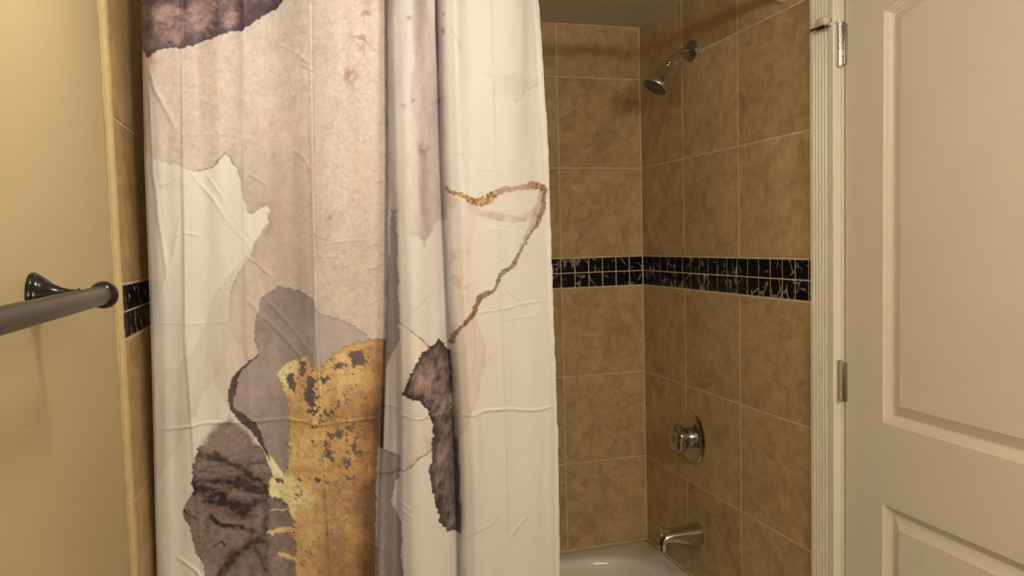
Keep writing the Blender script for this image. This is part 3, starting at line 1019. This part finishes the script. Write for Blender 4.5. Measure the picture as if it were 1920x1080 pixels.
    t = .26 + .42 * fst + .22 * sm + .65 * np.exp(-((px - 795) / 22) ** 2 - ((py - 715) / 22) ** 2) + .45 * np.exp(-((px - 835) / 10) ** 2 - ((py - 860) / 24) ** 2) + .3 * np.exp(-((px - 830) / 16) ** 2 - ((py - 765) / 25) ** 2) + .3 * np.exp(-((px - 845) / 10) ** 2 - ((py - 982) / 12) ** 2)
    t = np.clip(t - .7 * np.exp(-np.clip(sd, 0, 99) / 4.5) - .15 * sstep(845, 858, px), 0, 1.1)
    c = ink((44, 30, 28), LO) + (ink((140, 114, 108), LO) - ink((44, 30, 28), LO)) * t[..., None]
    lim = 1 - sstep(.2, 1.2, px - np.interp(py, [0, 640, 800, 1080], [832, 849, 858, 867]))
    blend(m * lim, c)

    # ---- third panel: gilt vein and blush
    p3 = sstep(-1, 1, px - np.interp(py, [0, 400, 640, 800, 1080], [829, 839, 848, 857, 867]))
    sd, m = shape([(838, 362), (862, 372), (884, 380), (890, 420), (880, 500), (880, 560), (893, 590), (868, 625), (846, 645), (836, 500)], 5, 2, 4)
    blend(m * p3 * .55 * np.clip(.7 + .5 * med + .4 * sm, 0, 1), ink((222, 194, 172), HI))
    blend(m * p3 * sstep(.2, .7, med + .4 * sm) * .4, ink((180, 150, 120), HI))
    sd, m = wash([(845, 640), (872, 612), (893, 590), (900, 612), (913, 650), (912, 680), (903, 705), (897, 735), (890, 765), (880, 792), (866, 812), (850, 818), (845, 740)], (203, 182, 168), (208, 194, 182), .07, .12, 3, .85)
    blend(np.exp(-((px - 908) / 14) ** 2 - ((py - 668) / 20) ** 2) * .35 * np.clip(.5 + sm, 0, 1), ink((140, 130, 128), LO))
    line([(887, 600), (890, 640), (886, 700)], 1.2, (160, 134, 126), LO, .35, 3)
    line([(882, 384), (896, 398), (930, 405), (965, 411), (995, 406), (1016, 384)], 7.5, (205, 181, 168), HI, .75, 2, 1)
    line([(1020, 356), (1016, 384), (1003, 412), (990, 440), (975, 466)], 8, (190, 165, 152), HI, .75, 2, 2, lambda q: 1.1 - .8 * q)
    br = lambda q: .55 + .6 * np.exp(-((q - .47) / .12) ** 2) + .35 * np.exp(-((q - .92) / .1) ** 2)
    k, q, dd = line([(838, 354), (852, 362), (866, 366), (880, 374), (897, 381), (916, 375), (930, 362), (946, 357), (966, 353), (988, 351), (1006, 348), (1022, 354)], 8.0, (164, 116, 76), HI, .95, 2.0, 2.6, br)
    blend(k * sstep(0, .5, fbm(px, py, 5, 3, 71)) * .8, ink((96, 54, 30), HI))
    blend(k * sstep(.2, .6, fbm(px, py, 4, 2, 72)) * .8, ink((222, 178, 104), HI))
    blend(k * sstep(.55, .62, q) * (1 - sstep(.82, .9, q)) * .6, ink((196, 168, 156), HI))
    wf2 = lambda q: .5 + .25 * np.sin(q * 19) + .5 * np.exp(-((q - .62) / .06) ** 2) + .5 * np.exp(-((q - .95) / .07) ** 2)
    k, q, dd = line([(1022, 354), (1019, 390), (1008, 420), (990, 448), (974, 474), (962, 498), (940, 516), (933, 534), (922, 548), (903, 554), (895, 570), (887, 590), (868, 612), (852, 628), (846, 640)], 6.6, (146, 114, 96), HI, .9, 2, 1.6, wf2)
    blend(k * sstep(.5, .6, q) * (sm > -.3) * .7, ink((150, 92, 42), HI))
    blend(k * sstep(.1, .5, fbm(px, py, 4, 2, 73)) * .6, ink((92, 60, 46), HI))
    # faint grey feathers top right, and a grey line with faint tone at the bottom
    sd, m = shape([(915, 165), (940, 180), (968, 192), (985, 172), (1010, 158), (1030, 130), (1030, 142), (1000, 142), (960, 140)], 5, 2, 4)
    blend(m * p3 * .22 * np.clip(.7 + med, 0, 1), ink((190, 176, 160), HI))
    line([(962, 184), (970, 190), (986, 172), (1008, 156)], .8, (176, 158, 142), HI, .6)
    line([(842, 52), (858, 70), (866, 96)], .8, (196, 176, 158), HI, .6)
    blend(np.exp(-((px - 830) / 4) ** 2) * ((py > 20) & (py < 75)) * sstep(0, .4, sm) * .9, ink((170, 120, 50), HI))
    line([(866, 1008), (880, 1006), (900, 998), (920, 985), (940, 966)], 1.0, (160, 144, 132), LO, .6)
    sd, m = shape([(866, 1008), (900, 998), (940, 966), (1000, 960), (1055, 965), (1055, 1200), (862, 1200)], 6, 2, 3)
    blend(m * .10, ink((182, 166, 154), LO))
    # faint blush anywhere on white
    blend(np.clip(.05 + .06 * big, 0, .12), ink((214, 194, 184), HI))
    return col * np.clip(1 + .012 * fib, .9, 1.1)[..., None]


# --- cloth relief (metres towards the room), measured fold lines drift slightly down the drop
FY = np.array([-60., 0., 300., 640., 860., 1080., 1500.])
F = dict(
    L=[262, 262, 268, 280, 285, 290, 296], c1=[345, 345, 347, 351, 368, 384, 400], c2=[455, 455, 456, 462, 470, 478, 490],
    c3=[582, 583, 586, 594, 608, 621, 634], s4=[723, 724, 725.5, 723, 716, 709, 700], p4=[734, 735, 741, 750, 752, 752.5, 754],
    s5=[827, 828, 836, 848, 860, 866.5, 874], c6=[912, 915, 922, 935, 942, 946, 952], R=[1004, 1010, 1027, 1036.5, 1045, 1048, 1050])


def fold_depth(px, py):
    g = {k: np.interp(py, FY, v) for k, v in F.items()}
    top = 1 - sstep(0, 260, py)
    K = [(g['L'] - 6, -16), (g['L'], -8), (g['L'] + 9, 1), (g['L'] + 28, 7), (g['L'] + 50, 5), (g['c1'] - 3, 10), (g['c1'], 12), (g['c1'] + 3, 10), (g['c1'] + 34, 3), (g['c1'] + 60, 7), (g['c2'] - 14, 5), (g['c2'] - 2, -2), (g['c2'], -4), (g['c2'] + 4, -4),
         (g['c2'] + 50, -3), (g['c3'] - 34, 6), (g['c3'] - 3, 20), (g['c3'], 20.5), (g['c3'] + 3, 17), (g['c3'] + 28, 9), (g['c3'] + 66, 6), (g['s4'] - 36, 12), (g['s4'] - 16, 13), (g['s4'] - 4, 5), (g['s4'], -10), (g['s4'] + 2.5, -40),
         (g['p4'] - 3, -20), (g['p4'], -14), (g['p4'] + 5, -4), (g['p4'] + 22, 6), (g['p4'] + 44, 4), (g['s5'] - 26, -3), (g['s5'] - 9, -12), (g['s5'] - 3, -20), (g['s5'] - 1, -40), (g['s5'] + 1.5, -36), (g['s5'] + 3.5, -9), (g['s5'] + 9, 2), (g['s5'] + 24, 10), (g['s5'] + 42, 4),
         (g['s5'] + 54, 6), (g['c6'] - 3, 10), (g['c6'], 10.8), (g['c6'] + 4, 9.3), (g['c6'] + 46, 8), (g['R'] - 12, 3), (g['R'] - 9, 2), (g['R'] - 2, 3), (g['R'] + 3, 1)]
    d = np.empty_like(px)
    xs = np.stack([k[0] for k in K], -1); ds = np.array([k[1] for k in K], float)
    for j in range(px.shape[0]):
        d[j] = np.interp(px[j], np.maximum.accumulate(xs[j, 0]), ds)
    # gathered pleats near the rod
    d = d + top * (5 * np.sin((px - 640) / 9.0) * np.exp(-((px - 705) / 26) ** 2) + 5 * np.sin((px - 760) / 8.5) * np.exp(-((px - 795) / 30) ** 2) + 2.0 * np.sin(px / 21.0))
    seam = np.zeros_like(px)
    for k_, w_ in (('c1', 5), ('c2', 5), ('c3', 7), ('s4', 14), ('p4', 8), ('s5', 14), ('c6', 5), ('R', 10), ('L', 6)):
        seam = np.maximum(seam, np.exp(-((px - g[k_]) / w_) ** 2))
    kw = np.exp(-np.linspace(-2, 2, 29) ** 2 / 2); kw /= kw.sum()
    dp = np.pad(d, ((0, 0), (14, 14)), mode='edge')
    ds_ = sum(kw[i] * dp[:, i:i + d.shape[1]] for i in range(29))
    d = d * seam + ds_ * (1 - seam)
    d = d - 26 * (1 - sstep(30, 150, py)) * np.exp(-((px - g['s5']) / 3.0) ** 2)
    d = d + 2.2 * fbm(px, py * .10, 55, 3, 95)
    return d * 2.3


CREASES = [  # polyline, height mm, half width
    ([(280, 804), (320, 803), (345, 797), (380, 791), (420, 789), (470, 790), (540, 787), (600, 788), (660, 786), (700, 781), (722, 776)], 1.9, 2.6),
    ([(728, 772), (750, 771)], 1.8, 2.4), ([(752, 782), (780, 783), (806, 779), (850, 775)], 1.6, 2.2),
    ([(858, 777), (885, 775), (905, 768), (950, 765), (1000, 766), (1044, 758)], 2.0, 2.6),
    ([(345, 258), (400, 254), (480, 260)], .8, 2.4), ([(860, 595), (930, 578), (1034, 560)], 1.0, 2.6), ([(290, 606), (380, 604), (430, 600)], .7, 2.5),
    ([(276, 122), (296, 172), (330, 240)], 2.2, 5), ([(277, 130), (284, 200), (288, 300), (300, 420), (320, 540)], 1.6, 4), ([(355, 318), (400, 372), (440, 430), (470, 470)], 1.7, 3.5), ([(385, 320), (430, 390), (476, 456)], 1.2, 3),
    ([(410, 560), (450, 490), (472, 460)], 1.0, 3.5), ([(440, 540), (500, 600), (560, 660), (585, 690)], 1.3, 4), ([(480, 545), (545, 610), (590, 668)], 1.0, 3.5), ([(560, 125), (584, 140), (600, 148)], 1.6, 3), ([(520, 80), (560, 110), (582, 132)], 1.2, 3),
    ([(585, 437), (600, 446), (622, 450)], 1.3, 2.2), ([(600, 458), (640, 454), (690, 450)], .9, 2), ([(592, 480), (640, 482)], .8, 2), ([(700, 344), (715, 340), (727, 334)], 1.4, 2), ([(700, 372), (716, 384), (727, 378)], 1.4, 2.2), ([(694, 455), (712, 460), (727, 452)], 1.2, 2),
    ([(690, 505), (710, 494), (727, 488)], 1.5, 2.4), ([(702, 540), (727, 528)], 1.0, 2), ([(696, 95), (710, 112), (726, 122)], 1.6, 2.4), ([(690, 154), (708, 160), (727, 158)], 1.2, 2), ([(698, 284), (727, 284)], 1.0, 2), ([(690, 570), (706, 560), (722, 552)], 1.2, 2.4),
    ([(465, 325), (480, 333), (498, 347)], 1.2, 2.6), ([(545, 278), (570, 300), (584, 330)], 1.1, 3), ([(330, 442), (350, 436), (380, 444)], 1.0, 2.5), ([(300, 350), (335, 333)], 1.2, 2.5), ([(460, 480), (480, 492), (508, 520)], 1.3, 3),
    ([(815, 290), (828, 302), (836, 306)], 1.2, 2), ([(818, 320), (834, 328)], 1.2, 2), ([(820, 440), (836, 456)], 1.1, 2), ([(822, 480), (840, 490)], 1.1, 2), ([(826, 540), (842, 548)], 1.2, 2), ([(735, 100), (745, 112), (758, 110)], 1.0, 2.2),
    ([(895, 132), (915, 144), (930, 150), (950, 143)], 1.3, 2.4), ([(845, 290), (866, 288)], .9, 2.5), ([(895, 315), (920, 318), (940, 330)], 1.0, 3), ([(905, 432), (930, 428), (955, 436)], .9, 2.2), ([(936, 480), (950, 496), (966, 505)], 1.2, 2.6), ([(945, 540), (960, 556), (972, 566)], .9, 2.6),
    ([(945, 1010), (965, 985), (985, 962)], 1.2, 2.6), ([(936, 920), (948, 918)], 1.0, 2), ([(752, 945), (766, 955)], 1.6, 2.2), ([(754, 962), (770, 970)], 1.4, 2.2), ([(330, 1038), (352, 1050), (374, 1064), (384, 1078)], 2.0, 3.2), ([(930, 600), (1000, 592)], .6, 2.6), ([(300, 560), (330, 470), (340, 400)], 1.0, 4),
]

# --- grid: fine where the photograph looks, coarser below and above
xl, xr = -1.497, -.606
NXC = 560
zs = np.concatenate([np.linspace(2.076, 2.045, 10)[:-1], np.linspace(2.045, .685, 830), np.linspace(.685, .165, 120)[1:]])
tt = np.linspace(0, 1, NXC)
NZ = len(zs)
PXc, PYc = CUR(np.full(NZ, -1.05), zs)
# straight sides of the cloth at each height
eL = np.interp(PYc, FY, F['L']); eR = np.interp(PYc, FY, F['R'])
XL = np.array([UNCUR(a, b)[0] for a, b in zip(eL, PYc)]); XR = np.array([UNCUR(a, b)[0] for a, b in zip(eR, PYc)])
XX = XL[:, None] + (XR - XL)[:, None] * tt[None, :]
ZZ = np.repeat(zs[:, None], NXC, 1)
PX, PY = CUR(XX, ZZ)
D = fold_depth(PX, PY)
ker = np.exp(-np.linspace(-2.2, 2.2, 7) ** 2 / 2); ker /= ker.sum()
Dp = np.pad(D, ((0, 0), (3, 3)), mode='edge')
D = sum(ker[i] * Dp[:, i:i + NXC] for i in range(7))
for pts, hgt, hw in CREASES:
    xs = [p[0] for p in pts]; ys = [p[1] for p in pts]
    m = (PX > min(xs) - 30) & (PX < max(xs) + 30) & (PY > min(ys) - 30) & (PY < max(ys) + 30)
    if m.any():
        d, r = pdist(PX[m] + 1.5 * fbm(PX[m], PY[m], 40, 2, 81), PY[m] + 1.5 * fbm(PX[m], PY[m], 40, 2, 82), pts)
        D[m] += hgt * 1.45 * np.exp(-(d / hw) ** 2) * sstep(0, .12, r) * (1 - sstep(.88, 1, r) * .7)
D += 1.1 * fbm(PX, PY * .45, 70, 3, 91) + .25 * fbm(PX, PY, 22, 2, 92)
# puckered side hem
dr = eR[:, None] - PX
D += np.exp(-(dr / 5) ** 2) * .9 * fbm(PX * 0, PY, 9, 2, 93)
D *= .001
D = np.where(ZZ < .55, np.maximum(D, -.045), D)
XX = XX + (np.exp(-(dr / 6) ** 2) * .0009 * fbm(PX * 0, PY, 14, 2, 94))
YY = CY - D
DIST = CY - CAM[1]
VPX, VPY = 537., 463.
# shift of the print through the relief, so that it lies on the cloth
k = DIST / (DIST - D)
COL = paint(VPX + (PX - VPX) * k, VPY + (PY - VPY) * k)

verts = np.stack([XX, YY, ZZ], -1).reshape(-1, 3).astype(np.float32)
ii = np.arange(NZ * NXC).reshape(NZ, NXC)
quads = np.stack([ii[:-1, :-1], ii[1:, :-1], ii[1:, 1:], ii[:-1, 1:]], -1).reshape(-1, 4)
me = bpy.data.meshes.new('printed_cloth')
me.vertices.add(len(verts)); me.vertices.foreach_set('co', verts.ravel())
me.loops.add(quads.size); me.loops.foreach_set('vertex_index', quads.ravel().astype(np.int32))
me.polygons.add(len(quads)); me.polygons.foreach_set('loop_start', np.arange(0, quads.size, 4, dtype=np.int32))
me.polygons.foreach_set('use_smooth', np.ones(len(quads), bool))
me.update(calc_edges=True)
ca = me.color_attributes.new('print', 'FLOAT_COLOR', 'POINT')
rgba = np.ones((len(verts), 4), np.float32)
rgba[:, :3] = np.clip(COL.reshape(-1, 3), .002, .9)
ca.data.foreach_set('color', rgba.ravel())

m, nt, b = new_mat('printed_polyester')
at_ = nt.nodes.new('ShaderNodeAttribute'); at_.attribute_name = 'print'
v = coords(nt)
f = ramp(nt, noise(nt, v, 420, 4, .7), [(.3, (.95, .95, .95)), (.7, (1.04, 1.04, 1.04))])
c = mix(nt, 1.0, at_.outputs['Color'], f, 'MULTIPLY')
nt.links.new(c, b.inputs['Base Color'])
b.inputs['Roughness'].default_value = .5
b.inputs['Specular IOR Level'].default_value = .25
b.inputs['Sheen Weight'].default_value = .08
bump(nt, b, noise(nt, v, 1100, 2), .06, .0004)
me.materials.append(m)
cur = bpy.data.objects.new('shower_curtain', me)
C.objects.link(cur)
tag(cur, 'cream shower curtain with plum, mauve and gold marbled print', 'curtain')
# folded side hem stitched along the free edge
bm = bmesh.new()
prev = None
for j in range(0, NZ, 3):
    x, y, z = float(XX[j, -1]), float(YY[j, -1]), float(zs[j])
    q = [bm.verts.new((x - .0012, y - .0012, z)), bm.verts.new((x + .0012, y - .0010, z)), bm.verts.new((x + .0016, y + .0006, z)), bm.verts.new((x - .0008, y + .0014, z))]
    if prev:
        for a in range(4):
            bm.faces.new((prev[a], prev[(a + 1) % 4], q[(a + 1) % 4], q[a]))
    prev = q
M['hem'] = plain('cream_hem_cloth', (.74, .70, .64), .6)
obj('side_hem', bm, M['hem'], cur, 180)
